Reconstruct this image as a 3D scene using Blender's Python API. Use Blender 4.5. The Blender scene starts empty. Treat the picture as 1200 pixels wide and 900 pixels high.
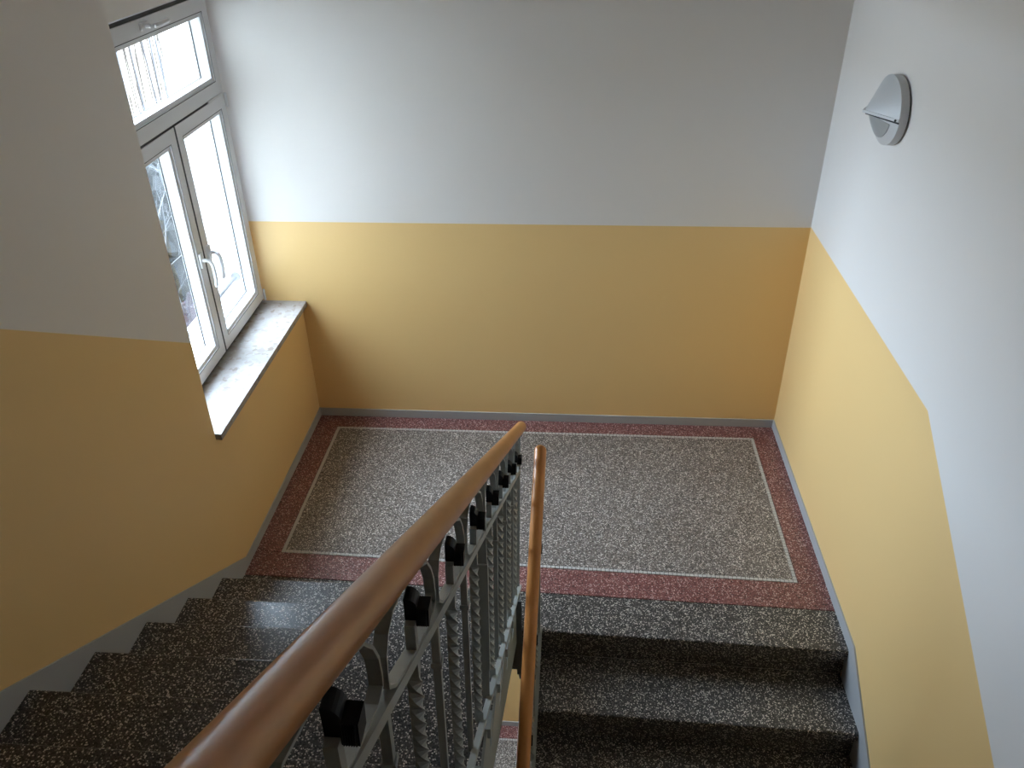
import bpy, bmesh, math, random
from mathutils import Vector, Matrix

# ------------------------------------------------------------------ camera
scene = bpy.context.scene
C = scene.collection
cam_d = bpy.data.cameras.new('camera')
cam_d.sensor_width = 36.0
cam_d.lens = 966.06 / 1200 * 36.0
cam_d.clip_start = 0.02
cam_d.clip_end = 300
cam = bpy.data.objects.new('camera', cam_d)
C.objects.link(cam)
_R = Vector((0.9975378, 0.0685153, -0.0149656))
_U = Vector((-0.0244277, 0.5394876, 0.8416391))
_F = Vector((-0.0657389, 0.8392013, -0.5398329))
cam.matrix_world = Matrix(((_R.x, _U.x, -_F.x, 1.4831), (_R.y, _U.y, -_F.y, -4.0228),
                           (_R.z, _U.z, -_F.z, 2.8418), (0, 0, 0, 1)))
scene.camera = cam

# ------------------------------------------------------------------ sky, exposure
world = bpy.data.worlds.new('overcast_sky')
scene.world = world
world.use_nodes = True
wn = world.node_tree
bg = wn.nodes['Background']
bg.inputs['Color'].default_value = (0.635, 0.785, 1.0, 1)   # even overcast sky
bg.inputs['Strength'].default_value = 6.0
scene.view_settings.view_transform = 'Standard'
scene.view_settings.look = 'None'
scene.view_settings.gamma = 1.0
scene.view_settings.exposure = 2.82
scene.view_settings.use_curve_mapping = False
try:
    scene.cycles.max_bounces = 14
    scene.cycles.diffuse_bounces = 9
    scene.cycles.transparent_max_bounces = 12
except Exception:
    pass


def portal(name, y0, y1, z0, z1):
    """guides the renderer's sky sampling through a window opening, gives no light of its own"""
    l = bpy.data.lights.new(name, 'AREA')
    l.shape = 'RECTANGLE'
    l.size = z1 - z0
    l.size_y = y1 - y0
    l.cycles.is_portal = True
    o = bpy.data.objects.new(name, l)
    o.location = (-0.30, (y0 + y1) / 2, (z0 + z1) / 2)
    o.rotation_euler = (0, -math.pi / 2, 0)
    C.objects.link(o)


portal('window_portal', -1.17, -0.03, 0.80, 2.32)
portal('window_portal', -1.17, -0.03, 0.80 - 2.96, 2.32 - 2.96)

# ------------------------------------------------------------------ numbers
H, G = 0.17, 0.2741
SL = 0.62
W = 2.6958
Y_DADO = 1.236
LZ = -2.96            # lower landing
TOPZ = 9 * H          # upper floor
MIDZ = -9 * H         # floor half a storey down
CEIL = 4.15
YF = -9.0             # wall behind the viewer
NSK = -0.0286
random.seed(7)


FX = -0.203                    # inner face of the sashes


def XL(y):
    return 0.0137 * y


def XR(y):
    return W - 0.005 * y


# ------------------------------------------------------------------ helpers
def obj(name, bm, mat, parent=None, smooth=False, loc=None):
    me = bpy.data.meshes.new(name)
    bm.normal_update()
    bm.to_mesh(me)
    bm.free()
    if mat:
        me.materials.append(mat)
    if smooth:
        for p in me.polygons:
            p.use_smooth = True
    return link(name, me, parent, loc)


def link(name, me, parent=None, loc=None):
    o = bpy.data.objects.new(name, me)
    C.objects.link(o)
    if loc:
        o.location = loc
    if parent is not None:
        put_under(o, parent)
    return o


def put_under(o, parent):
    o.parent = parent
    t = Vector((0, 0, 0))
    q = parent
    while q is not None:
        t += q.location
        if q.parent is not None:
            t += q.matrix_parent_inverse.translation
        q = q.parent
    o.matrix_parent_inverse = Matrix.Translation(-t)


def thing(name, label, cat, loc=(0, 0, 0), group=None):
    o = bpy.data.objects.new(name, None)
    C.objects.link(o)
    o.location = loc
    o.empty_display_size = 0.1
    tag(o, label, cat, group)
    return o


def tag(o, label, cat, group=None):
    o['label'] = label
    o['category'] = cat
    if group:
        o['group'] = group
    return o


def struct(o, label, cat):
    o['kind'] = 'structure'
    o['label'] = label
    o['category'] = cat
    return o


def box(bm, x0, x1, y0, y1, z0, z1):
    v = [bm.verts.new((x, y, z)) for x in (x0, x1) for y in (y0, y1) for z in (z0, z1)]
    for f in ((0, 1, 3, 2), (4, 6, 7, 5), (0, 4, 5, 1), (2, 3, 7, 6), (0, 2, 6, 4), (1, 5, 7, 3)):
        bm.faces.new([v[i] for i in f])
    return v


def hexa(bm, p):
    """eight corners: bottom loop of four, then top loop of four"""
    v = [bm.verts.new(q) for q in p]
    for f in ((3, 2, 1, 0), (4, 5, 6, 7), (0, 1, 5, 4), (1, 2, 6, 5), (2, 3, 7, 6), (3, 0, 4, 7)):
        bm.faces.new([v[i] for i in f])


def fix(bm):
    bmesh.ops.recalc_face_normals(bm, faces=bm.faces[:])
    return bm


def bevel(bm, w, seg=2):
    bmesh.ops.bevel(bm, geom=bm.edges[:], offset=w, segments=seg, affect='EDGES', profile=0.5)
    return bm


def prism(bm, pts, fa, fb):
    """closed polygon pts (2-D) swept between maps fa(p) and fb(p)"""
    a = [bm.verts.new(fa(p)) for p in pts]
    b = [bm.verts.new(fb(p)) for p in pts]
    n = len(pts)
    bm.faces.new(a)
    bm.faces.new(b[::-1])
    for i in range(n):
        j = (i + 1) % n
        bm.faces.new((a[j], a[i], b[i], b[j]))


def tube(bm, path, r, n=16, cap=True, rx=None, round_end=True):
    """tube along path (Vectors); frame kept from a fixed side vector"""
    rings = []
    m = len(path)
    ext = []
    if round_end and cap:
        t0 = (path[0] - path[1]).normalized()
        t1 = (path[-1] - path[-2]).normalized()
        for k in (4, 3, 2, 1):
            a = k / 4 * math.pi / 2 * 0.97
            ext.append((path[0] + t0 * r * math.sin(a), r * math.cos(a), -t0))
        for p in path:
            ext.append((p, r, None))
        for k in (1, 2, 3, 4):
            a = k / 4 * math.pi / 2 * 0.97
            ext.append((path[-1] + t1 * r * math.sin(a), r * math.cos(a), t1))
    else:
        ext = [(p, r, None) for p in path]
    q = [e[0] for e in ext]
    for i, (p, rr, tt) in enumerate(ext):
        if tt is None:
            a = q[max(i - 1, 0)]
            b = q[min(i + 1, len(q) - 1)]
            tt = (b - a).normalized()
        side = Vector((1, 0, 0)) if abs(tt.x) < 0.9 else Vector((0, 1, 0))
        u = (side - tt * side.dot(tt)).normalized()
        v = tt.cross(u)
        rings.append([bm.verts.new(p + u * rr * math.cos(2 * math.pi * k / n) + v * rr * math.sin(2 * math.pi * k / n))
                      for k in range(n)])
    for a, b in zip(rings, rings[1:]):
        for k in range(n):
            bm.faces.new((a[k], a[(k + 1) % n], b[(k + 1) % n], b[k]))
    if cap:
        bm.faces.new(rings[0][::-1])
        bm.faces.new(rings[-1])


def rect_sweep(bm, stations):
    """stations: (centre, u half vector, v half vector) -> closed bar with rectangular section"""
    rings = []
    for c, u, v in stations:
        rings.append([bm.verts.new(c + u + v), bm.verts.new(c - u + v), bm.verts.new(c - u - v), bm.verts.new(c + u - v)])
    for a, b in zip(rings, rings[1:]):
        for k in range(4):
            bm.faces.new((a[k], a[(k + 1) % 4], b[(k + 1) % 4], b[k]))
    bm.faces.new(rings[0][::-1])
    bm.faces.new(rings[-1])


# ------------------------------------------------------------------ materials
def mat(name, col, rough=0.6, spec=0.5, metal=0.0):
    m = bpy.data.materials.new(name)
    m.use_nodes = True
    b = m.node_tree.nodes['Principled BSDF']
    b.inputs['Base Color'].default_value = (*col, 1)
    b.inputs['Roughness'].default_value = rough
    b.inputs['Specular IOR Level'].default_value = spec
    b.inputs['Metallic'].default_value = metal
    return m


def nd(m, t, **kw):
    n = m.node_tree.nodes.new(t)
    for k, v in kw.items():
        setattr(n, k, v)
    return n


def lk(m, a, b):
    m.node_tree.links.new(a, b)


def math_n(m, op, a, b=None):
    n = nd(m, 'ShaderNodeMath', operation=op)
    for i, s in enumerate((a, b)):
        if s is None:
            continue
        if isinstance(s, (int, float)):
            n.inputs[i].default_value = s
        else:
            lk(m, s, n.inputs[i])
    return n.outputs[0]


def bsdf(m):
    return m.node_tree.nodes['Principled BSDF']


def coords(m):
    return nd(m, 'ShaderNodeTexCoord').outputs['Object']


def add_bump(m, scale, strength, dist=0.002, detail=3):
    no = nd(m, 'ShaderNodeTexNoise')
    no.inputs['Scale'].default_value = scale
    no.inputs['Detail'].default_value = detail
    lk(m, coords(m), no.inputs['Vector'])
    b = nd(m, 'ShaderNodeBump')
    b.inputs['Strength'].default_value = strength
    b.inputs['Distance'].default_value = dist
    lk(m, no.outputs['Fac'], b.inputs['Height'])
    lk(m, b.outputs['Normal'], bsdf(m).inputs['Normal'])


WHITE = (0.80, 0.755, 0.71)
YELLOW = (0.86, 0.58, 0.25)


def wall_paint(name, mode):
    """off-white paint above, yellow dado below; the dado's edge runs level at the landings and with the stairs"""
    m = mat(name, WHITE, 0.45, 0.5)
    sep = nd(m, 'ShaderNodeSeparateXYZ')
    lk(m, coords(m), sep.inputs[0])
    y, z = sep.outputs[1], sep.outputs[2]

    def below(limit):
        d = math_n(m, 'SUBTRACT', limit, z)
        n = nd(m, 'ShaderNodeMapRange')
        n.inputs[1].default_value = -0.0015
        n.inputs[2].default_value = 0.0015
        lk(m, d, n.inputs[0])
        return n.outputs[0]

    def above(v):
        return math_n(m, 'GREATER_THAN', z, v)
    if mode == 'level':
        a = math_n(m, 'MULTIPLY', below(math_n(m, 'ADD', 0.0, Y_DADO)), above(-0.2))
        b = below(math_n(m, 'ADD', 0.0, LZ + Y_DADO))
        fac = math_n(m, 'MAXIMUM', a, b)
    elif mode == 'rise':          # left wall: upper flight climbs towards the viewer, so does the flight below
        def ramp(y0, z0, top, slope):
            r = math_n(m, 'MULTIPLY', math_n(m, 'MAXIMUM', math_n(m, 'SUBTRACT', y0, y), 0.0), slope)
            return math_n(m, 'MINIMUM', math_n(m, 'ADD', r, z0), top)
        a = math_n(m, 'MULTIPLY', below(ramp(-1.262, 1.2226, TOPZ + Y_DADO, SL)),
                   math_n(m, 'GREATER_THAN', z, ramp(-1.507, -0.2, TOPZ - 0.3, SL)))
        b = below(ramp(-1.25, LZ + Y_DADO, MIDZ + Y_DADO, 0.58))
        fac = math_n(m, 'MAXIMUM', a, b)
    else:                         # right wall: lower flight descends towards the viewer
        r = math_n(m, 'MULTIPLY', math_n(m, 'MAXIMUM', math_n(m, 'SUBTRACT', -1.6375, y), 0.0), -SL)
        lim = math_n(m, 'MAXIMUM', math_n(m, 'ADD', r, Y_DADO + 0.004), MIDZ + Y_DADO)
        a = math_n(m, 'MULTIPLY', below(lim), math_n(m, 'GREATER_THAN', z, math_n(m, 'SUBTRACT', lim, 1.5)))
        b = below(math_n(m, 'ADD', 0.0, LZ + Y_DADO))
        fac = math_n(m, 'MAXIMUM', a, b)
    # the dado stops at the window frame, the outer reveal is white
    fac = math_n(m, 'MULTIPLY', fac, math_n(m, 'GREATER_THAN', sep.outputs[0], FX - 0.06))
    mx = nd(m, 'ShaderNodeMix', data_type='RGBA')
    lk(m, fac, mx.inputs['Factor'])
    mx.inputs['A'].default_value = (*WHITE, 1)
    mx.inputs['B'].default_value = (*YELLOW, 1)
    lk(m, mx.outputs['Result'], bsdf(m).inputs['Base Color'])
    add_bump(m, 260, 0.12, 0.0015, 2)
    return m


def terrazzo(name, stops, scale, rough=0.32, spec=0.5):
    m = mat(name, (0.2, 0.2, 0.2), rough, spec)
    co = coords(m)
    vo = nd(m, 'ShaderNodeTexVoronoi')
    vo.inputs['Scale'].default_value = scale
    vo.inputs['Randomness'].default_value = 1.0
    lk(m, co, vo.inputs['Vector'])
    sep = nd(m, 'ShaderNodeSeparateColor')
    lk(m, vo.outputs['Color'], sep.inputs[0])
    cr = nd(m, 'ShaderNodeValToRGB')
    cr.color_ramp.interpolation = 'CONSTANT'
    el = cr.color_ramp.elements
    while len(el) < len(stops):
        el.new(0.5)
    for e, (p, c) in zip(el, stops):
        e.position = p
        e.color = (*c, 1)
    lk(m, sep.outputs[0], cr.inputs[0])
    # grey binder between the chips
    mx = nd(m, 'ShaderNodeMix', data_type='RGBA')
    e = math_n(m, 'MULTIPLY', vo.outputs['Distance'], 1.0)
    mr = nd(m, 'ShaderNodeMapRange')
    mr.inputs[1].default_value = 0.42
    mr.inputs[2].default_value = 0.60
    lk(m, e, mr.inputs[0])
    lk(m, mr.outputs[0], mx.inputs['Factor'])
    lk(m, cr.outputs[0], mx.inputs['A'])
    mx.inputs['B'].default_value = (*stops[1][1], 1)
    # slow wear
    no = nd(m, 'ShaderNodeTexNoise')
    no.inputs['Scale'].default_value = 3.0
    no.inputs['Detail'].default_value = 4
    lk(m, co, no.inputs['Vector'])
    mr2 = nd(m, 'ShaderNodeMapRange')
    mr2.inputs[3].default_value = 0.86
    mr2.inputs[4].default_value = 1.14
    lk(m, no.outputs['Fac'], mr2.inputs[0])
    mul = nd(m, 'ShaderNodeVectorMath', operation='SCALE')
    lk(m, mx.outputs['Result'], mul.inputs[0])
    lk(m, mr2.outputs[0], mul.inputs['Scale'])
    lk(m, mul.outputs[0], bsdf(m).inputs['Base Color'])
    return m


M_WALL_LEVEL = wall_paint('paint_back_wall', 'level')
M_WALL_RISE = wall_paint('paint_left_wall', 'rise')
M_WALL_FALL = wall_paint('paint_right_wall', 'fall')
M_WHITE = mat('white_wall_paint', WHITE, 0.6, 0.3)
M_GREY = mat('grey_skirting_paint', (0.42, 0.42, 0.42), 0.45, 0.4)
M_FIELD = terrazzo('grey_terrazzo', [(0, (0.025, 0.02, 0.018)), (0.30, (0.17, 0.145, 0.13)), (0.55, (0.38, 0.33, 0.295)),
                                     (0.78, (0.80, 0.74, 0.68))], 185)
M_RED = terrazzo('red_terrazzo', [(0, (0.04, 0.013, 0.012)), (0.28, (0.19, 0.068, 0.062)), (0.56, (0.36, 0.165, 0.155)),
                                  (0.80, (0.68, 0.48, 0.45))], 190)
M_STEP = terrazzo('dark_terrazzo', [(0, (0.010, 0.009, 0.008)), (0.36, (0.055, 0.05, 0.046)), (0.56, (0.22, 0.20, 0.185)),
                                    (0.76, (0.72, 0.66, 0.59))], 200, 0.28)
M_TILE = mat('white_mosaic', (0.55, 0.53, 0.50), 0.35)
M_MORTAR = mat('dark_mortar', (0.05, 0.035, 0.03), 0.8)
M_CONC = mat('painted_soffit', (0.45, 0.44, 0.42), 0.7)
M_STEEL = mat('grey_green_paint', (0.35, 0.37, 0.35), 0.42, 0.5)
M_STEEL_D = mat('dark_grey_paint', (0.11, 0.115, 0.11), 0.6)
M_BLACK = mat('black_paint', (0.004, 0.004, 0.006), 0.5, 0.3)
M_FRAME = mat('white_plastic', (0.70, 0.70, 0.71), 0.35, 0.5)
M_GASKET = mat('dark_gasket', (0.03, 0.03, 0.032), 0.7)
M_HANDLE = mat('white_handle', (0.72, 0.72, 0.73), 0.3, 0.5)
M_LAMP = mat('lamp_housing', (0.62, 0.62, 0.62), 0.4)
M_LENS = mat('lamp_lens', (0.36, 0.37, 0.37), 0.35)
M_SNOW = mat('dull_ground', (0.20, 0.16, 0.11), 0.9, 0.2)
M_PALE = mat('pale_render', (0.75, 0.74, 0.72), 0.8, 0.2)
M_HEDGE = mat('dark_evergreen', (0.009, 0.0092, 0.009), 0.9, 0.1)
M_SHRUB = mat('bare_brown_shrub', (0.016, 0.011, 0.013), 0.9, 0.1)
M_TWIG = mat('frosted_twig', (0.07, 0.07, 0.072), 0.8, 0.2)
M_STEM = mat('brown_stem', (0.022, 0.016, 0.013), 0.8, 0.1)
M_STEM2 = mat('grey_stem', (0.045, 0.043, 0.045), 0.8, 0.1)
M_PIPE = mat('grey_pipe', (0.14, 0.14, 0.15), 0.5)


def wood_mat():
    m = mat('handrail_brown', (0.40, 0.17, 0.06), 0.30, 0.35)
    no = nd(m, 'ShaderNodeTexNoise')
    no.inputs['Scale'].default_value = 5
    no.inputs['Detail'].default_value = 5
    mp = nd(m, 'ShaderNodeMapping')
    mp.inputs['Scale'].default_value = (9, 1, 3)
    lk(m, coords(m), mp.inputs[0])
    lk(m, mp.outputs[0], no.inputs['Vector'])
    cr = nd(m, 'ShaderNodeValToRGB')
    cr.color_ramp.elements[0].position = 0.3
    cr.color_ramp.elements[0].color = (0.50, 0.19, 0.05, 1)
    cr.color_ramp.elements[1].position = 0.7
    cr.color_ramp.elements[1].color = (0.60, 0.25, 0.07, 1)
    lk(m, no.outputs['Fac'], cr.inputs[0])
    lk(m, cr.outputs[0], bsdf(m).inputs['Base Color'])
    return m


M_WOOD = wood_mat()


def marble_mat():
    m = mat('cream_marble', (0.7, 0.66, 0.6), 0.35, 0.3)
    co = coords(m)
    no = nd(m, 'ShaderNodeTexNoise')
    no.inputs['Scale'].default_value = 22
    no.inputs['Detail'].default_value = 6
    lk(m, co, no.inputs['Vector'])
    ad = nd(m, 'ShaderNodeVectorMath', operation='MULTIPLY_ADD')
    lk(m, no.outputs['Color'], ad.inputs[0])
    ad.inputs[1].default_value = (0.05, 0.05, 0.05)
    lk(m, co, ad.inputs[2])
    vo = nd(m, 'ShaderNodeTexVoronoi')
    vo.inputs['Scale'].default_value = 48
    lk(m, ad.outputs[0], vo.inputs['Vector'])
    sep = nd(m, 'ShaderNodeSeparateColor')
    lk(m, vo.outputs['Color'], sep.inputs[0])
    cr = nd(m, 'ShaderNodeValToRGB')
    el = cr.color_ramp.elements
    el.new(0.25)
    el.new(0.7)
    for e, (p, c) in zip(el, [(0.0, (0.24, 0.19, 0.155)), (0.12, (0.32, 0.285, 0.26)), (0.45, (0.355, 0.33, 0.31)), (1, (0.39, 0.37, 0.36))]):
        e.position = p
        e.color = (*c, 1)
    lk(m, sep.outputs[1], cr.inputs[0])
    lk(m, cr.outputs[0], bsdf(m).inputs['Base Color'])
    return m


M_MARBLE = marble_mat()


def glass_mat():
    m = bpy.data.materials.new('window_glass')
    m.use_nodes = True
    nt = m.node_tree
    nt.nodes.clear()
    out = nt.nodes.new('ShaderNodeOutputMaterial')
    mix = nt.nodes.new('ShaderNodeMixShader')
    tr = nt.nodes.new('ShaderNodeBsdfTransparent')
    tr.inputs[0].default_value = (0.95, 0.97, 0.96, 1)
    gl = nt.nodes.new('ShaderNodeBsdfGlossy')
    gl.inputs['Roughness'].default_value = 0.02
    fr = nt.nodes.new('ShaderNodeLayerWeight')
    pw = nt.nodes.new('ShaderNodeMath')
    pw.operation = 'POWER'
    pw.inputs[1].default_value = 5.0
    nt.links.new(fr.outputs['Facing'], pw.inputs[0])
    ma = nt.nodes.new('ShaderNodeMath')
    ma.operation = 'MULTIPLY_ADD'
    ma.inputs[1].default_value = 0.9
    ma.inputs[2].default_value = 0.04
    nt.links.new(pw.outputs[0], ma.inputs[0])
    nt.links.new(ma.outputs[0], mix.inputs[0])
    nt.links.new(tr.outputs[0], mix.inputs[1])
    nt.links.new(gl.outputs[0], mix.inputs[2])
    nt.links.new(mix.outputs[0], out.inputs[0])
    return m


M_GLASS = glass_mat()

# ------------------------------------------------------------------ room shell
# window openings
WY0, WY1 = -1.19, -0.012       # along the left wall
WZ0, WZ1 = 0.775, 2.345
RY = -1.257                    # near jamb of the niche
OUT = -0.470                   # outer face of the outside wall

bm = bmesh.new()
box(bm, OUT, 3.05, 0.0, 0.3, -3.25, CEIL + 0.2)
back = obj('wall_back', fix(bm), M_WALL_LEVEL)
struct(back, 'far stairwell wall, off-white above a level yellow dado', 'wall')

bm = bmesh.new()
hexa(bm, [(XR(0.0), 0.0, -3.25), (3.05, 0.0, -3.25), (3.05, YF, -3.25), (XR(YF), YF, -3.25),
          (XR(0.0), 0.0, CEIL), (3.05, 0.0, CEIL), (3.05, YF, CEIL), (XR(YF), YF, CEIL)])
right = obj('wall_right', fix(bm), M_WALL_FALL)
struct(right, 'right stairwell wall with yellow dado bending down along the stairs, carrying the lamp', 'wall')

bm = bmesh.new()
# thick wall beside the upper flight
hexa(bm, [(OUT, RY, -3.25), (XL(RY), RY, -3.25), (XL(YF), YF, -3.25), (OUT, YF, -3.25),
          (OUT, RY, CEIL), (XL(RY), RY, CEIL), (XL(YF), YF, CEIL), (OUT, YF, CEIL)])
for zo in (0.0, LZ):
    # parapet below the sill (inner leaf reaches the room face)
    hexa(bm, [(OUT, 0.0, zo - 0.3), (0.0, 0.0, zo - 0.3), (XL(RY), RY, zo - 0.3), (OUT, RY, zo - 0.3),
              (OUT, 0.0, zo + 0.738), (0.0, 0.0, zo + 0.738), (XL(RY), RY, zo + 0.738), (OUT, RY, zo + 0.738)])
    box(bm, OUT, FX - 0.03, RY, WY0, zo + 0.738, zo + WZ1)          # strip beside the frame
    box(bm, OUT, FX + 0.004, RY, 0.0, zo + WZ1 + 0.008, (CEIL if zo == 0 else -0.3))
left = obj('wall_left', fix(bm), M_WALL_RISE)
struct(left, 'left stairwell wall with window niche, yellow dado rising along the upper flight', 'wall')

bm = bmesh.new()
box(bm, OUT, 3.05, YF - 0.3, YF, -3.25, CEIL)
struct(obj('wall_front', fix(bm), M_WHITE), 'plain white stairwell wall behind the viewer', 'wall')
bm = bmesh.new()
box(bm, OUT, 3.05, YF - 0.3, 0.3, CEIL, CEIL + 0.2)
struct(obj('ceiling', fix(bm), M_WHITE), 'white stairwell ceiling above the upper floor', 'ceiling')


# ------------------------------------------------------------------ landings
def yfront(x, d):
    return -d + NSK * (x - W)


def quad_slab(bm, pts, z0, z1):
    n = len(pts)
    a = [bm.verts.new((x, y, z0)) for x, y in pts]
    b = [bm.verts.new((x, y, z1)) for x, y in pts]
    bm.faces.new(a[::-1])
    bm.faces.new(b)
    for i in range(n):
        j = (i + 1) % n
        bm.faces.new((a[i], a[j], b[j], b[i]))


TA, TB, TC, TE = 0.1317, 0.1174, 0.1337, 1.2423
TW = 0.018
DJ, DR = 1.3983, 1.6218


def landing(zo, label):
    e = bpy.data.objects.new('floor', None)
    C.objects.link(e)
    e.location = (0, 0, zo)
    struct(e, label, 'floor')
    ye = -1.49
    bm = bmesh.new()
    # body: slab with the front beam
    quad_slab(bm, [(-0.02, 0), (XR(0), 0), (XR(-1.6), yfront(W, DR - 0.025)), (1.30, yfront(1.30, DR - 0.025)), (1.29, -1.50), (-0.02, -1.50)],
              zo - 0.20, zo - 0.018)
    quad_slab(bm, [(0.0, -1.28), (XR(-1.3), -1.28), (XR(-1.6), yfront(W, DR - 0.03)), (1.30, yfront(1.30, DR - 0.03)), (1.29, -1.50), (0.0, -1.50)],
              zo - 0.37, zo - 0.201)
    obj('slab', fix(bm), M_STEEL_D, e)
    g = 0.0022
    # red border in four strips with fine joints
    xr = lambda y: XR(y)
    top = zo
    bot = zo - 0.018
    yb = lambda x: -TB
    yf = lambda x: yfront(x, TE)
    xl0, xl1 = TC, TC + XL(-TE)
    xr0, xr1 = W - TA, XR(-TE) - TA
    L0 = lambda y: XL(y)
    strips = [
        [(L0(0), 0), (xr(0), 0), (xr(0), -TB + g), (L0(0), -TB + g)],
        [(L0(-TE), yf(0) - g), (xr(-TE), yf(W) - g), (xr(-DJ), yfront(W, DJ)), (L0(-DJ), yfront(0, DJ))],
        [(L0(0), -TB), (xl0 - g, -TB), (xl1 - g, yf(0)), (L0(-TE), yf(0))],
        [(xr0 + g, -TB), (xr(0), -TB), (xr(-TE), yf(W)), (xr1 + g, yf(xr1))],
    ]
    for s in strips:
        bm = bmesh.new()
        quad_slab(bm, s, bot, top)
        obj('terrazzo_border', fix(bm), M_RED, e)
    bm = bmesh.new()
    quad_slab(bm, [(xl0 + TW, -TB - TW), (xr0 - TW, -TB - TW), (xr1 - TW, yf(xr1) + TW), (xl1 + TW, yf(xl1) + TW)], bot, top)
    obj('terrazzo_field', fix(bm), M_FIELD, e)
    # dark bedding under the mosaic line
    bm = bmesh.new()
    quad_slab(bm, [(xl0, -TB), (xr0, -TB), (xr1, yf(xr1)), (xl1, yf(xl1))], bot - 0.0005, top - 0.004)
    obj('mortar_bed', fix(bm), M_MORTAR, e)
    # white tesserae
    bm = bmesh.new()

    def run(ax, ay, bx, by, nx, ny):
        ln = math.hypot(bx - ax, by - ay)
        k = max(1, int(ln / 0.0195))
        ux, uy = (bx - ax) / ln, (by - ay) / ln
        for i in range(k):
            s0, s1 = ln * i / k + 0.0014, ln * (i + 1) / k - 0.0014
            h = top + 0.0004 + random.random() * 0.0007
            w0, w1 = 0.001 + random.random() * 0.001, TW - 0.001 - random.random() * 0.0012
            pts = [(ax + ux * s + nx * w, ay + uy * s + ny * w) for s, w in ((s0, w0), (s1, w0), (s1, w1), (s0, w1))]
            quad_slab(bm, pts, bot, h)
    run(xl0, -TB, xr0, -TB, 0, -1)
    run(xl1, yf(xl1), xr1, yf(xr1), 0, 1)
    run(xl0, -TB - TW, xl1, yf(xl1) + TW, 1, 0)
    run(xr0, -TB - TW, xr1, yf(xr1) + TW, -1, 0)
    t = obj('mosaic_tile', fix(bm), M_TILE, e)
    t['kind'] = 'stuff'
    # grey nosing slab along the front edge, rounded over the lower flight
    bm = bmesh.new()
    j = 0.005
    quad_slab(bm, [(L0(-DJ), yfront(0, DJ) - j), (1.292, yfront(1.292, DJ) - j), (1.292, -1.50), (L0(-DJ), -1.50)], bot, top - 0.0006)
    obj('nosing_slab', fix(bm), M_STEP, e)
    prof = [(0.0, 0.0)]
    bm = bmesh.new()
    r = 0.008
    pr = [(-DJ - j, 0.0)] + [(-DR + r - r * math.sin(a), -r + r * math.cos(a)) for a in (0, 0.4, 0.8, 1.2, 1.57)] + \
         [(-DR, -0.05), (-DR + 0.022, -0.055), (-DR + 0.022, -0.17), (-DR + 0.10, -0.17), (-DR + 0.10, -0.018), (-DJ - j, -0.018)]
    xa, xb = 1.296, None
    prism(bm, pr, lambda p: (xa, p[0] + NSK * (xa - W), zo + p[1]), lambda p: (XR(p[0]) - 0.001, p[0] + NSK * 0.0, zo + p[1]))
    obj('nosing_slab', fix(bm), M_STEP, e)
    return e


landing(0.0, 'half-landing floor of grey terrazzo framed by a white mosaic line and red border')
landing(LZ, 'lower half-landing floor seen through the stairwell gap, red terrazzo with mosaic line')

bm = bmesh.new()
box(bm, OUT, 3.05, YF, 0.3, -3.5, -3.25)
struct(obj('floor', fix(bm), M_FIELD), 'bottom floor slab of the stairwell beneath the lower half-landing', 'floor')
bm = bmesh.new()
box(bm, XL(YF) - 0.02, 3.0, YF, -3.86, MIDZ - 0.2, MIDZ)
struct(obj('floor', fix(bm), M_FIELD), 'grey terrazzo floor at the foot of the lower flight', 'floor')
bm = bmesh.new()
box(bm, XL(YF) - 0.02, 3.0, YF, -3.727, TOPZ - 0.2, TOPZ)
struct(obj('floor', fix(bm), M_FIELD), 'grey terrazzo upper floor where the viewer stands', 'floor')


# ------------------------------------------------------------------ stairs
def step_profile(h, g):
    r = 0.009
    return ([(-g - 0.018, 0.0)] + [(-r + r * math.sin(a), -r + r * math.cos(a)) for a in (0, 0.4, 0.8, 1.2, 1.57)] +
            [(0.0, -0.045), (-0.020, -0.052), (-0.020, -h - 0.0), (-g - 0.018, -h - 0.0)])


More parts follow.
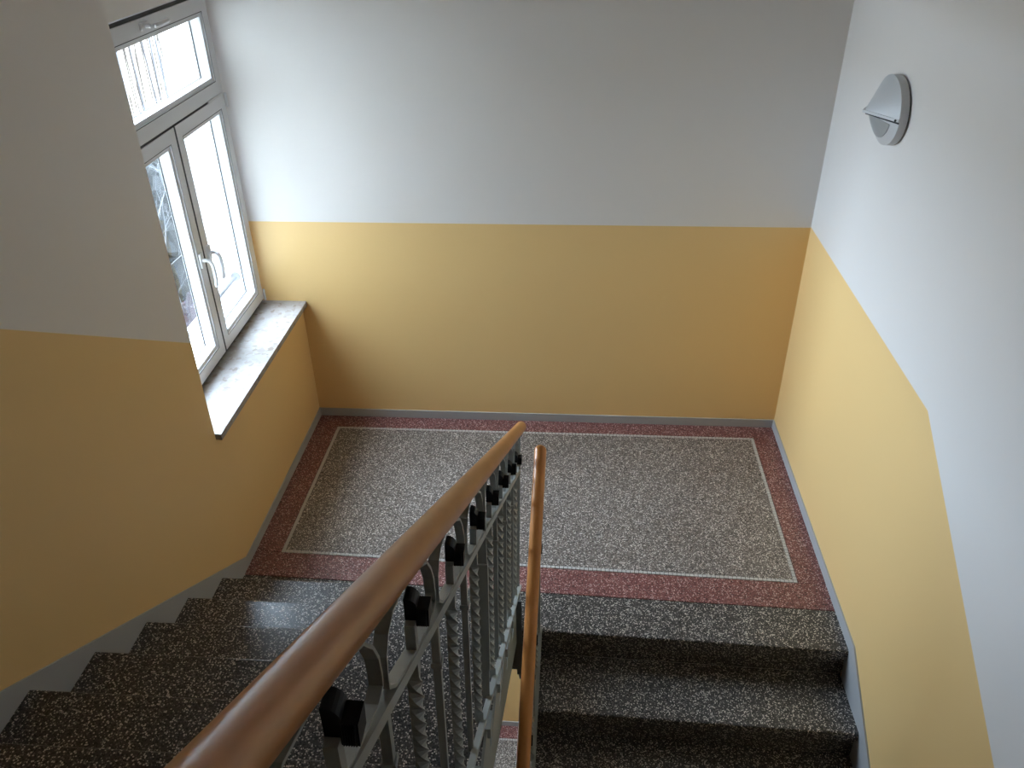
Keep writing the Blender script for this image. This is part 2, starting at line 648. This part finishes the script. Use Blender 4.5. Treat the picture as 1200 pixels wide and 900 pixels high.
def flight_up(zb, h, label, y1=-1.507, n=9, x1=1.285):
    """rises from y1 towards the viewer along the left wall"""
    t = thing('staircase', label, 'stairs', (0.65, y1, zb))
    p = step_profile(h, G)
    for k in range(1, n + 1):
        yk = y1 - (k - 1) * G
        bm = bmesh.new()
        pp = p if k < n else [(max(a, -0.05), b) for a, b in p]
        prism(bm, pp, lambda q: (XL(yk + q[0]) + 0.007, yk + q[0], zb + k * h + q[1]), lambda q: (x1, yk + q[0], zb + k * h + q[1]))
        obj('step', fix(bm), M_STEP, t)
    # sloping soffit slab
    s = h / G
    ya, yb = y1 + 0.0, y1 - n * G + 0.05
    bm = bmesh.new()
    pts = [(ya - 0.02, zb), (yb, zb + (ya - 0.02 - yb) * s), (yb, zb + (ya - 0.02 - yb) * s - 0.12), (ya - 0.02, zb - 0.12)]
    prism(bm, pts, lambda q: (XL(q[0]) + 0.008, q[0], q[1] - 0.01), lambda q: (x1 - 0.002, q[0], q[1] - 0.01))
    obj('soffit', fix(bm), M_CONC, t)
    # painted side board with the outline of the steps
    bm = bmesh.new()
    up = []
    for k in range(1, n + 1):
        yk = y1 - (k - 1) * G
        up += [(yk - 0.008, zb + (k - 1) * h + (0.0 if k > 1 else -0.02)), (yk - 0.008, zb + k * h - 0.004)]
    up.append((yb, zb + n * h - 0.004))
    lo = [(yb, zb + (ya - yb) * s - 0.13), (ya - 0.01, zb - 0.14)]
    # strips, so that the outline stays planar and simple
    for i in range(n):
        yk = y1 - i * G - 0.008
        yn = yk - G if i < n - 1 else yb
        tz = zb + (i + 1) * h - 0.004
        b0 = zb + (ya - yk) * s - 0.135
        b1 = zb + (ya - yn) * s - 0.135
        prism(bm, [(yk, tz), (yn, tz), (yn, b1), (yk, b0)], lambda q: (x1, q[0], q[1]), lambda q: (x1 + 0.007, q[0], q[1]))
    obj('stringer', fix(bm), M_STEEL, t)
    # end pieces of the nosings
    for k in range(1, n + 1):
        yk = y1 - (k - 1) * G
        bm = bmesh.new()
        prism(bm, [(yk + 0.004, zb + k * h + 0.001), (yk - 0.055, zb + k * h + 0.001), (yk - 0.055, zb + k * h - 0.04), (yk - 0.012, zb + k * h - 0.05),
                   (yk + 0.004, zb + k * h - 0.04)], lambda q: (x1 + 0.001, q[0], q[1]), lambda q: (x1 + 0.016, q[0], q[1]))
        obj('nosing_end', fix(bm), M_STEEL_L, t)
    return t


def flight_down(label, x0=1.389, n=8):
    t = thing('staircase', label, 'stairs', (2.0, -1.62, 0.0))
    p = step_profile(H, G)
    for k in range(1, n + 1):
        yk = -DR - k * G
        bm = bmesh.new()
        # tread runs back to the riser above
        q2 = [(0 + 0.0 * a, b) for a, b in p]
        prof = [(G + 0.02, 0.0)] + [(0.009 - 0.009 * math.sin(a), -0.009 + 0.009 * math.cos(a)) for a in (0, 0.4, 0.8, 1.2, 1.57)] + \
               [(0.0, -0.045), (0.020, -0.052), (0.020, -H), (G + 0.02, -H)]
        zz = -k * H
        prism(bm, prof, lambda q: (x0, yk + q[0] + NSK * (x0 - W), zz + q[1]), lambda q: (XR(yk + q[0]) - 0.007, yk + q[0], zz + q[1]))
        obj('step', fix(bm), M_STEP, t)
    bm = bmesh.new()
    ya, yb = -DR + 0.03, -DR - n * G
    pts = [(ya, -0.17), (yb, -0.17 - (ya - yb) * SL), (yb, -0.17 - (ya - yb) * SL - 0.14), (ya, -0.31)]
    prism(bm, pts, lambda q: (x0 + 0.001, q[0] + NSK * (x0 - W), q[1]), lambda q: (XR(q[0]) - 0.008, q[0], q[1]))
    obj('soffit', fix(bm), M_CONC, t)
    bm = bmesh.new()
    sh = NSK * (x0 - W)
    for k in range(1, n + 1):
        yk = -DR - k * G + sh + 0.004
        tz = -k * H - 0.003
        yn = yk + G
        prism(bm, [(yk, tz), (yn, tz), (yn, tz - 0.26 + 0.17), (yk, tz - 0.30)], lambda q: (x0 - 0.008, q[0], q[1]), lambda q: (x0, q[0], q[1]))
    obj('stringer', fix(bm), M_STEEL, t)
    return t


M_STEEL_L = M_STEEL
flight_up(0.0, H, 'upper flight of dark terrazzo steps along the left wall beneath the window side')
flight_down('lower flight of dark terrazzo steps descending along the right wall')
flight_up(LZ, (MIDZ - LZ) / 9, 'hidden lower left flight of dark terrazzo steps under the upper flight')


# ------------------------------------------------------------------ skirtings
B = 0.052
TH = 0.007


def base(name, label, polys):
    bm = bmesh.new()
    for a, b in polys:
        prism(bm, list(range(len(a))), lambda i: a[i], lambda i: b[i])
    struct(obj(name, fix(bm), M_GREY), label, 'skirting')


for zo, where in ((0.0, 'half-landing'), (LZ, 'lower half-landing')):
    base('baseboard_back', 'grey painted skirting along the far wall of the ' + where,
         [([(0.0, -TH, zo), (W, -TH, zo), (W, -TH, zo + B), (0.0, -TH, zo + B)], [(0.0, 0, zo), (W, 0, zo), (W, 0, zo + B), (0.0, 0, zo + B)])])
    if zo == 0.0:
        la = [(0.0, 0), (0.0, B), (-1.26, B), (-1.507 - 8 * G, TOPZ + 0.07 - 0.02), (YF, TOPZ + 0.06), (YF, TOPZ), (-1.507 - 8 * G, TOPZ - 0.25), (-1.50, 0.0)]
        base('baseboard_left', 'grey painted skirting along the left wall, climbing beside the upper flight',
             [([(XL(y) - 0.002, y, z) for y, z in la], [(XL(y) + TH, y, z) for y, z in la])])
        ra = [(0.0, 0), (0.0, B), (-1.648, 0.060), (-DR - 8 * G, -8 * H + 0.07), (YF, MIDZ + 0.06), (YF, MIDZ), (-DR - 8 * G, -8 * H - 0.2), (-DR, -0.19), (-DR + 0.03, 0.0)]
        base('baseboard_right', 'grey painted skirting along the right wall, descending beside the lower flight',
             [([(XR(y) + 0.002, y, z) for y, z in ra], [(XR(y) - TH, y, z) for y, z in ra])])
    else:
        la = [(0.0, zo), (0.0, zo + B), (-1.45, zo + B), (-1.45, zo)]
        base('baseboard_left', 'grey painted skirting along the left wall of the lower half-landing',
             [([(XL(y) - 0.002, y, z) for y, z in la], [(XL(y) + TH, y, z) for y, z in la])])
        base('baseboard_right', 'grey painted skirting along the right wall of the lower half-landing',
             [([(XR(y) + 0.002, y, z) for y, z in la], [(XR(y) - TH, y, z) for y, z in la])])


# ------------------------------------------------------------------ windows
def ring(bm, y0, y1, z0, z1, w, x0, x1, wb=None):
    """rectangular frame in the window plane, mitred"""
    a = w if wb is None else wb
    o = [(y0, z0), (y1, z0), (y1, z1), (y0, z1)]
    i = [(y0 + w, z0 + a), (y1 - w, z0 + a), (y1 - w, z1 - a), (y0 + w, z1 - a)]
    vo0 = [bm.verts.new((x0, *p)) for p in o]
    vo1 = [bm.verts.new((x1, *p)) for p in o]
    vi0 = [bm.verts.new((x0, *p)) for p in i]
    vi1 = [bm.verts.new((x1, *p)) for p in i]
    for k in range(4):
        j = (k + 1) % 4
        bm.faces.new((vo0[k], vo0[j], vo1[j], vo1[k]))
        bm.faces.new((vi0[j], vi0[k], vi1[k], vi1[j]))
        bm.faces.new((vo1[k], vo1[j], vi1[j], vi1[k]))
        bm.faces.new((vo0[j], vo0[k], vi0[k], vi0[j]))


def lever(bm, y, z, drop, horizontal=False):
    """rosette plate, neck and lever of a window handle"""
    x = FX
    if not horizontal:
        box(bm, x, x + 0.010, y - 0.014, y + 0.014, z - 0.034, z + 0.034)
        path = [Vector((x + 0.008, y, z)), Vector((x + 0.030, y, z + 0.001)), Vector((x + 0.046, y, z - 0.006)), Vector((x + 0.053, y, z - 0.024)),
                Vector((x + 0.054, y, z - 0.06)), Vector((x + 0.053, y, z - 0.10)), Vector((x + 0.049, y, z - 0.125))]
    else:
        box(bm, x, x + 0.010, y - 0.034, y + 0.034, z - 0.014, z + 0.014)
        path = [Vector((x + 0.008, y, z)), Vector((x + 0.030, y, z)), Vector((x + 0.044, y + 0.008, z)), Vector((x + 0.050, y + 0.03, z)),
                Vector((x + 0.050, y + 0.07, z)), Vector((x + 0.047, y + 0.125, z))]
    tube(bm, path, 0.0085, 10)


def window(n, zo, label):
    e = bpy.data.objects.new('window_%d' % n, None)
    C.objects.link(e)
    e.location = (FX, -0.6, zo + WZ0)
    struct(e, label, 'window')
    xb = FX - 0.085
    bm = bmesh.new()
    ring(bm, WY0, WY1, zo + WZ0, zo + WZ1, 0.045, xb, FX - 0.012)
    box(bm, xb, FX - 0.012, WY0 + 0.045, WY1 - 0.045, zo + 1.885, zo + 1.945)
    obj('outer_frame', fix(bm), M_FRAME, e)
    # sashes: two casements and a tilting top light
    ys = -0.600
    sashes = [('casement', WY0 + 0.012, ys - 0.006, zo + 0.795, zo + 1.893, 0.070, zo + 1.30),
              ('casement', ys + 0.006, WY1 - 0.012, zo + 0.795, zo + 1.893, 0.070, zo + 1.30),
              ('top_light', WY0 + 0.012, WY1 - 0.012, zo + 1.904, zo + 2.330, 0.074, None)]
    for i, (nm, y0, y1, z0, z1, w, hz) in enumerate(sashes):
        bm = bmesh.new()
        ring(bm, y0, y1, z0, z1, w - 0.012, FX - 0.07, FX)
        s = obj(nm, fix(bm), M_FRAME, e)
        bm = bmesh.new()
        q = w - 0.014
        ring(bm, y0 + q, y1 - q, z0 + q, z1 - q, 0.020, FX - 0.064, FX - 0.008)     # glazing bead
        # slope the bead's inner edge
        obj('glazing_bead', fix(bm), M_FRAME, s)
        bm = bmesh.new()
        ring(bm, y0 + q - 0.001, y1 - q + 0.001, z0 + q - 0.001, z1 - q + 0.001, 0.0028, FX - 0.02, FX + 0.0006)
        ring(bm, y0 + q + 0.0196, y1 - q - 0.0196, z0 + q + 0.0196, z1 - q - 0.0196, 0.002, FX - 0.062, FX - 0.056)
        obj('gasket', fix(bm), M_GASKET, s)
        bm = bmesh.new()
        box(bm, FX - 0.061, FX - 0.057, y0 + w - 0.004, y1 - w + 0.004, z0 + w - 0.004, z1 - w + 0.004)
        obj('pane', fix(bm), M_GLASS, s)
        bm = bmesh.new()
        if hz is not None:
            lever(bm, (ys - 0.045) if i == 0 else (ys + 0.047), hz, 0.1)
        else:
            lever(bm, -0.66, zo + 2.302, 0.1, True)
        obj('window_handle', fix(bm), M_HANDLE, s, smooth=False)
    # dark strips in the sash gaps, their shade put in as colour
    bm = bmesh.new()
    box(bm, FX - 0.07, FX + 0.0015, ys - 0.0058, ys + 0.0058, zo + 0.795, zo + 1.893)
    box(bm, FX - 0.05, FX - 0.004, WY0 + 0.012, WY1 - 0.012, zo + 1.893, zo + 1.904)
    box(bm, FX - 0.05, FX - 0.008, WY0 + 0.012, WY1 - 0.012, zo + 2.330, zo + 2.344)
    box(bm, FX - 0.03, FX - 0.004, WY0 + 0.012, WY1 - 0.012, zo + 0.785, zo + 0.795)
    obj('gap_shade', fix(bm), M_DEEP_GREY, e)
    # hinges at the far jamb, stay arm in the transom gap
    bm = bmesh.new()
    for z in (zo + 0.815, zo + 1.865):
        tube(bm, [Vector((FX + 0.006, WY1 - 0.006, z - 0.028)), Vector((FX + 0.006, WY1 - 0.006, z + 0.028))], 0.007, 10)
    obj('hinge', fix(bm), M_HANDLE, e)
    bm = bmesh.new()
    tube(bm, [Vector((FX + 0.004, -0.22, zo + 1.902)), Vector((FX + 0.004, -0.04, zo + 1.902))], 0.005, 8)
    obj('stay_arm', fix(bm), M_FRAME, e)
    # marble sill board
    bm = bmesh.new()
    pts = [(FX - 0.02, -0.001), (0.028, -0.001), (0.028 + XL(RY), RY - 0.002), (XL(RY) - 0.001, RY + 0.001), (FX - 0.02, RY + 0.001)]
    quad_slab(bm, pts, zo + 0.740, zo + 0.770)
    obj('window_sill', fix(bm), M_MARBLE, e)
    # guard bar across the outer reveal
    bm = bmesh.new()
    tube(bm, [Vector((-0.345, WY0 + 0.002, zo + 0.915)), Vector((-0.345, WY1 - 0.002, zo + 0.915))], 0.011, 14, round_end=False)
    gb = obj('guard_bar', fix(bm), M_PIPE, e)
    for ya, yb in ((WY0, WY0 + 0.012), (WY1 + 0.012, WY1 - 0.004)):
        bm = bmesh.new()
        tube(bm, [Vector((-0.345, ya, zo + 0.915)), Vector((-0.345, yb, zo + 0.915))], 0.026, 18, round_end=False)
        obj('flange', fix(bm), M_PIPE, gb)
    # outside sill, sheet metal
    bm = bmesh.new()
    hexa(bm, [(OUT - 0.08, WY0, zo + 0.728), (FX - 0.08, WY0, zo + 0.755), (FX - 0.08, WY1, zo + 0.755), (OUT - 0.08, WY1, zo + 0.728),
              (OUT - 0.08, WY0, zo + 0.735), (FX - 0.08, WY0, zo + 0.775), (FX - 0.08, WY1, zo + 0.775), (OUT - 0.08, WY1, zo + 0.735)])
    obj('outer_sill', fix(bm), M_FRAME, e)
    return e


M_DEEP_GREY = mat('deep_grey', (0.06, 0.06, 0.062), 0.7)  # dark grey, stands in for shade in the sash gaps
window(1, 0.0, 'white framed stairwell window of two casements below a tilting top light, marble sill')
window(2, LZ, 'white framed window of the lower half-landing, below the floor in view')


# ------------------------------------------------------------------ railings
def rail_bar_meshes():
    out = {}
    return out


BAY = 0.2815
RAIL_R = 0.0215


def railing(label, x, y_start, z_axis, sign, n_bay, newel, sx=0.0, r=RAIL_R, posts=(), bend=None, rail_end=0.05, tilt=0.0,
            dzm=(0.165, 0.0), dzb=(0.80, 0.0)):
    """inclined wrought railing.  z_axis = height of the handrail's axis at y_start;
    sign +1: rises towards the viewer, -1: falls towards the viewer."""
    t = thing('stair_railing', label, 'railing', (x, y_start, z_axis - 0.95))
    sl = (0.6218 if sign > 0 else SL) * sign
    X = lambda y: x + sx * (y_start - y)
    Z = lambda y: z_axis + (y_start - y) * sl
    y_end = y_start - n_bay * BAY
    DM = lambda y: dzm[0] + dzm[1] * (y - y_start)
    DB = lambda y: dzb[0] + dzb[1] * (y - y_start)

    def bar(name, ya, yb, df, hw, hh, m, parent=t, off=0.0):
        bm = bmesh.new()
        st = []
        d = Vector((X(yb) - X(ya), yb - ya, Z(yb) - df(yb) - Z(ya) + df(ya))).normalized()
        u = Vector((1, 0, 0)) * hw
        v = d.cross(Vector((1, 0, 0))).normalized() * hh
        for y in (ya, yb):
            st.append((Vector((X(y) - tilt * df(y) + off, y, Z(y) - df(y))), u, v))
        rect_sweep(bm, st)
        return obj(name, fix(bm), m, parent)
    # handrail
    path = []
    ys = y_start + rail_end
    if sign > 0:
        yk = bend
        path = [Vector((X(ys), ys, Z(ys)))]
        k = 14
        for i in range(1, k + 1):
            y = ys + (yk + 0.05 - ys) * i / k
            path.append(Vector((X(y), y, Z(y))))
        zt = Z(yk)
        for a in (0.25, 0.5, 0.75, 1.0):
            y = yk + 0.05 - 0.12 * a
            path.append(Vector((X(y), y, Z(yk + 0.05) + 0.031 + (0.031 - 0.031) + (zt - Z(yk + 0.05) - 0.031) * 1.0 * (1 - (1 - a) ** 2) + 0.012 * a * a * 0)))
        path.append(Vector((X(yk - 0.2), yk - 0.2, path[-1].z)))
        path.append(Vector((X(yk - 0.4), yk - 0.4, path[-1].z)))
    else:
        for i in range(15):
            y = ys + (y_end - 0.05 - ys) * i / 14
            path.append(Vector((X(y), y, Z(y))))
    bm = bmesh.new()
    tube(bm, path, r, 24)
    obj('handrail', fix(bm), M_WOOD, t, smooth=True)
    bar('rail_strip', y_start + 0.02, y_end, lambda y: r + 0.0015, 0.010, 0.0025, M_STEEL)
    bar('middle_rail', y_start + 0.02, y_end, DM, 0.0095, 0.0075, M_STEEL)
    bar('bottom_rail', y_start + 0.02, y_end, DB, 0.0075, 0.0065, M_STEEL, off=0.010)
    hb = 0.60
    # plain square bar with a collar
    pm = bmesh.new()
    box(pm, -0.006, 0.006, -0.006, 0.006, -hb, 0.0)
    box(pm, -0.0085, 0.0085, -0.0085, 0.0085, -0.115, -0.103)
    pm = fix(pm)
    plain = bpy.data.meshes.new('baluster')
    pm.to_mesh(plain)
    pm.free()
    plain.materials.append(M_STEEL)
    # twisted bar
    tm = bmesh.new()
    st = []
    segs = 66
    for i in range(segs + 1):
        f = i / segs
        zz = -hb * f
        a = 0.0
        if f > 0.07:
            a = (min(f, 0.94) - 0.07) / 0.87 * math.pi * 2 * 4.1
        c, s = math.cos(a) * 0.0078, math.sin(a) * 0.0078
        st.append((Vector((0, 0, zz)), Vector((c, s, 0)), Vector((-s, c, 0))))
    rect_sweep(tm, st)
    tm = fix(tm)
    twist = bpy.data.meshes.new('twisted_baluster')
    tm.to_mesh(twist)
    tm.free()
    twist.materials.append(M_STEEL)
    # onion-shaped flat strip of one bay (sheared with the slope)
    am = bmesh.new()
    h = BAY / 2
    half = [(-0.008, 0.004), (-0.060, 0.007), (-0.110, 0.012), (-h + 0.006, 0.026), (-h + 0.004, 0.044), (-h + 0.008, 0.074), (-h + 0.022, 0.099),
            (-h + 0.046, 0.120), (-0.045, 0.131), (-0.018, 0.1345)]
    full = half + [(-u, v) for u, v in half[::-1]]
    P = [Vector((0, u, v - u * sl)) for u, v in full]
    st = []
    for i, p in enumerate(P):
        d = (P[min(i + 1, len(P) - 1)] - P[max(i - 1, 0)]).normalized()
        nrm = d.cross(Vector((1, 0, 0))).normalized()
        st.append((p, Vector((0.0075, 0, 0)), nrm * 0.002))
    rect_sweep(am, st)
    am = fix(am)
    arch = bpy.data.meshes.new('arch_strip')
    am.to_mesh(arch)
    am.free()
    arch.materials.append(M_STEEL)
    # stem and black bud
    sm = bmesh.new()
    box(sm, -0.0055, 0.0075, -0.0055, 0.0075, -0.01, 0.052)
    sm = fix(sm)
    stem = bpy.data.meshes.new('stem')
    sm.to_mesh(stem)
    sm.free()
    stem.materials.append(M_STEEL)
    om = bmesh.new()
    # tall petal with a rounded shoulder
    pts = [(-0.0060, 0.042), (0.0105, 0.042), (0.0105, 0.070)]
    for a in range(0, 7):
        th = a / 6 * math.pi / 2
        pts.append((-0.0035 + 0.0140 * math.cos(th), 0.072 + 0.016 * math.sin(th)))
    pts.append((-0.0060, 0.088))
    prism(om, pts, lambda q: (q[0], 0.004, q[1]), lambda q: (q[0], 0.026, q[1]))
    # lower fluted block
    fl = [(0.0095, 0.0015)]
    for i in range(6):
        fl += [(0.0103 + i * 0.0021, 0.0005), (0.0114 + i * 0.0021, 0.0020)]
    fl += [(0.0240, 0.0015), (0.0240, 0.024), (0.0095, 0.024)]
    prism(om, fl, lambda q: (q[0], q[1], 0.045), lambda q: (q[0] + 0.0008, q[1], 0.074))
    om = fix(om)
    bud = bpy.data.meshes.new('bud_ornament')
    om.to_mesh(bud)
    om.free()
    bud.materials.append(M_BLACK)

    def at(me, y, dz, name, sz=1.0):
        o = link(name, me, t, (X(y) - tilt * dz, y, Z(y) - dz))
        o.rotation_euler = (0, tilt, 0)
        o.scale = (1, 1, sz)
        return o
    for i in range(n_bay + 1):
        y = y_start - i * BAY
        if i == 0 or i in posts:
            bm = bmesh.new()
            ex = newel if i == 0 else DB(y)
            box(bm, -0.010, 0.010, -0.005, 0.005, -ex, -r)
            if i:
                box(bm, -0.0125, 0.0125, -0.009, 0.009, -0.64, -0.265)
            o = obj('post', fix(bm), M_STEEL, t, loc=(X(y), y, Z(y)))
            o.rotation_euler = (0, tilt, 0)
        else:
            at(plain, y, DM(y), 'baluster', (DB(y) - DM(y)) / hb)
        if i < n_bay:
            ym = y - BAY / 2
            k = (DM(ym) - r - 0.006) / 0.138
            at(twist, ym, DM(ym), 'twisted_baluster', (DB(ym) - DM(ym)) / hb)
            at(arch, ym, DM(ym) - 0.006, 'arch_strip', k)
            at(stem, ym, DM(ym) - 0.006, 'stem')
            at(bud, ym, DM(ym) - 0.006, 'bud_ornament')
    return t


Y0 = -1.5145
tU = railing('grey wrought railing of the upper flight, brown round handrail nearest the viewer', 1.3057, Y0, 1.0756 + (-1.6 - Y0) * 0.6218, 1, 8,
             1.02, sx=-0.0029, posts=(4, 8), bend=-3.87, rail_end=0.17, tilt=0.015, dzm=(0.195, 0.0176), dzb=(0.834, 0.068))
# strap that ties the foot of the railing to the landing's front beam
bm = bmesh.new()
box(bm, 1.294, 1.317, -1.606, -1.596, -0.27, 0.20)
obj('fixing_strap', fix(bm), M_STEEL_D, tU)
tL = railing('grey wrought railing of the lower flight under the shorter, farther brown handrail', 1.3872, -1.62, 0.83, -1, 7,
             0.84, sx=-0.0194, r=0.0232, posts=(4,), rail_end=0.13)


# ------------------------------------------------------------------ wall lamp
def wall_lamp():
    cy, cz = -0.757, 2.003
    x0 = XR(-0.765)
    ry, rz = 0.147, 0.135
    t = thing('wall_lamp', 'round off-white bulkhead lamp with a projecting brow on the right wall', 'lamp', (x0, cy, cz))
    n = 48
    bm = bmesh.new()
    # base ring against the wall
    a = [bm.verts.new((x0, cy + ry * 0.94 * math.cos(2 * math.pi * k / n), cz + 0.006 + rz * 0.88 * math.sin(2 * math.pi * k / n))) for k in range(n)]
    b = [bm.verts.new((x0 - 0.008, v.co.y, v.co.z)) for v in a]
    for k in range(n):
        bm.faces.new((a[k], a[(k + 1) % n], b[(k + 1) % n], b[k]))
    bm.faces.new(b)
    bm.faces.new(a[::-1])
    obj('mounting_plate', fix(bm), M_DEEP_GREY, t)
    # housing: oval body, front drawn out to a point; the upper half overhangs the lower
    def half(bm, a0, a1, rim, top, ex, sc=1.0):
        na, nr = 28, 9
        tip = bm.verts.new((x0 - rim - top, cy, cz))
        rows = []
        for j in range(1, nr + 1):
            q = j / nr
            rows.append([bm.verts.new((x0 - rim - top * (1 - q ** ex), cy + sc * ry * q * math.cos(a0 + (a1 - a0) * i / na),
                                       cz + sc * (rz if a0 < 1 else rz * 0.87) * q * math.sin(a0 + (a1 - a0) * i / na))) for i in range(na + 1)])
        for i in range(na):
            bm.faces.new((tip, rows[0][i], rows[0][i + 1]))
        for u, v in zip(rows, rows[1:]):
            for i in range(na):
                bm.faces.new((u[i], v[i], v[i + 1], u[i + 1]))
        bk = [bm.verts.new((x0 - 0.006, v.co.y, v.co.z)) for v in rows[-1]]
        for i in range(na):
            bm.faces.new((rows[-1][i], bk[i], bk[i + 1], rows[-1][i + 1]))
        bm.faces.new(bk[::-1])
        # flat face where the halves meet
        bm.faces.new([r_[0] for r_ in rows[::-1]] + [tip] + [r_[-1] for r_ in rows] + [bk[-1], bk[0]])
        return rows, tip
    bm = bmesh.new()
    half(bm, 0.0, math.pi, 0.036, 0.084, 1.0)
    obj('housing', fix(bm), M_LAMP, t)
    bm = bmesh.new()
    half(bm, math.pi, 2 * math.pi, 0.034, 0.062, 1.25)
    obj('lower_cover', fix(bm), M_LAMP, t)
    # brow lip, running from the rim to the point and back, with a dark slot below
    for nm, p1, p0, z1, z0, m in (('brow', 0.124, 0.038, cz + 0.010, cz + 0.0005, M_LAMP), ('slot', 0.112, 0.037, cz - 0.0005, cz - 0.006, M_GASKET)):
        bm = bmesh.new()
        pl = [(x0 - p0, cy - ry * 1.0), (x0 - p1, cy), (x0 - p0, cy + ry * 1.0), (x0 - 0.01, cy + ry * 0.97), (x0 - 0.01, cy - ry * 0.97)]
        quad_slab(bm, pl, z0, z1)
        obj(nm, fix(bm), m, t)
    # grey lens set into the lower half
    bm = bmesh.new()
    na, nr = 26, 7
    rows = []
    for j in range(nr + 1):
        q = 0.02 + 0.74 * j / nr
        rows.append([bm.verts.new((x0 - 0.0365 - 0.062 * (1 - q ** 1.25), cy + ry * q * math.cos(math.pi * (1.06 + 0.88 * i / na)),
                                   cz + rz * 0.87 * q * math.sin(math.pi * (1.06 + 0.88 * i / na)))) for i in range(na + 1)])
    back_ = [[bm.verts.new((v.co.x + 0.004, v.co.y, v.co.z)) for v in r_] for r_ in rows]
    for u, v in zip(rows, rows[1:]):
        for i in range(na):
            bm.faces.new((u[i], v[i], v[i + 1], u[i + 1]))
    edge = rows[0] + [r_[-1] for r_ in rows[1:-1]] + rows[-1][::-1] + [r_[0] for r_ in rows[-2:0:-1]]
    eb = back_[0] + [r_[-1] for r_ in back_[1:-1]] + back_[-1][::-1] + [r_[0] for r_ in back_[-2:0:-1]]
    for i in range(len(edge)):
        j = (i + 1) % len(edge)
        bm.faces.new((edge[i], edge[j], eb[j], eb[i]))
    for u, v in zip(back_, back_[1:]):
        for i in range(na):
            bm.faces.new((u[i + 1], v[i + 1], v[i], u[i]))
    obj('lens', fix(bm), M_LENS, t)
    bm = bmesh.new()
    tube(bm, [Vector((x0 - 0.048, cy - ry * 0.93, cz + 0.005)), Vector((x0 - 0.036, cy - ry * 0.90, cz + 0.005))], 0.004, 10, round_end=False)
    obj('screw', fix(bm), M_GASKET, t)


wall_lamp()

# ------------------------------------------------------------------ outside the window
bm = bmesh.new()
box(bm, -60, OUT, -40, 60, -4.8, -4.5)
struct(obj('ground', fix(bm), M_SNOW), 'dull winter ground outside below the window', 'ground')
def blob(bm, c, rad, seed):
    rng = random.Random(seed)
    r = bmesh.ops.create_icosphere(bm, subdivisions=3, radius=1.0)
    for v in r['verts']:
        k = 0.82 + rng.random() * 0.36
        v.co = Vector((c[0] + v.co.x * rad[0] * k, c[1] + v.co.y * rad[1] * k, c[2] + v.co.z * rad[2] * k))


def twigs(bm, base, n, length, seed, spread=0.8, r0=0.02):
    rng = random.Random(seed)

    def grow(p, d, ln, r, depth):
        path = [p]
        q = p.copy()
        dd = d.copy()
        for i in range(4):
            dd = (dd + Vector((rng.uniform(-1, 1), rng.uniform(-1, 1), rng.uniform(-0.5, 0.7))) * 0.22).normalized()
            q = q + dd * ln / 4
            path.append(q.copy())
        tube(bm, path, r, 4, cap=False)
        if depth:
            for i in range(3):
                s = path[1 + rng.randrange(4)]
                nd_ = (dd + Vector((rng.uniform(-1, 1), rng.uniform(-1, 1), rng.uniform(-0.3, 0.9))) * spread).normalized()
                grow(s, nd_, ln * rng.uniform(0.5, 0.75), r * 0.6, depth - 1)
    for i in range(n):
        d = Vector((rng.uniform(-1, 1) * 0.5, rng.uniform(-1, 1) * 0.6, 1)).normalized()
        grow(Vector(base) + Vector((rng.uniform(-0.5, 0.5), rng.uniform(-1, 1), 0)), d, length, r0, 3)


# evergreens behind a bare bush, poles beyond
for i, (c, rad, lab) in enumerate((
                                   ((-5.6, 8.75, -2.6), (0.9, 0.95, 1.85), 'dark evergreen bush outside behind the pale branches in the left casement'),)):
    bm = bmesh.new()
    for k in range(12):
        blob(bm, (c[0] + random.uniform(-.3, .3), c[1] + random.uniform(-.35, .35), c[2] + (k / 11 - 0.5) * 2.0),
             (rad[0] * random.uniform(.6, .75), rad[1] * random.uniform(.6, .75), rad[2] * random.uniform(.35, .5)), 10 * i + k)
    tag(obj('evergreen_bush', bm, M_HEDGE), lab, 'bush')
bm = bmesh.new()
for k in range(7):
    blob(bm, (-4.0 + random.uniform(-.2, .2), 6.3 + random.uniform(-.4, .4), -3.6 + random.uniform(-.3, .3)), (.4, .45, .9), 40 + k)
tag(obj('low_shrub', bm, M_SHRUB), 'low brownish shrub at the foot of the evergreens outside', 'shrub')
bm = bmesh.new()
for k, (x, y) in enumerate(((-4.3, 6.9), (-4.3, 7.4), (-4.5, 7.5))):
    twigs(bm, (x, y, -4.5), 3, 2.6, 3 + k, 0.8, 0.010)
tag(obj('bare_bush', bm, M_TWIG), 'bare bush with pale frosted branches outside the left casement', 'bush')
t = thing('pole_screen', 'tall screen of thin pale and brown poles outside the top light', 'fence', (-7.0, 12.0, -4.5))
rng = random.Random(5)
for k in range(34):
    y = 10.6 + k * 0.09 + rng.uniform(-.02, .02)
    r = rng.choice((0.007, 0.010, 0.014, 0.022))
    bm = bmesh.new()
    path = [Vector((-7.0 + rng.uniform(-.03, .03) + rng.uniform(-.012, .012) * q, y + rng.uniform(-.02, .02), -4.5 + 1.1 * q)) for q in range(7)]
    tube(bm, path, r, 6)
    obj('pole', bm, M_STEM if r < 0.02 else M_STEM2, t)

# unseen wing, added to keep side sky light off the far wall
bm = bmesh.new()
box(bm, -9.0, OUT - 0.01, -12.0, -2.6, -4.5, 7.0)
struct(obj('wall_shade_wing', fix(bm), mat('shade_wing_grey', (0.22, 0.21, 0.19), 0.85, 0.2)), 'unseen grey wing added beside the stairwell window to block side light', 'wall')
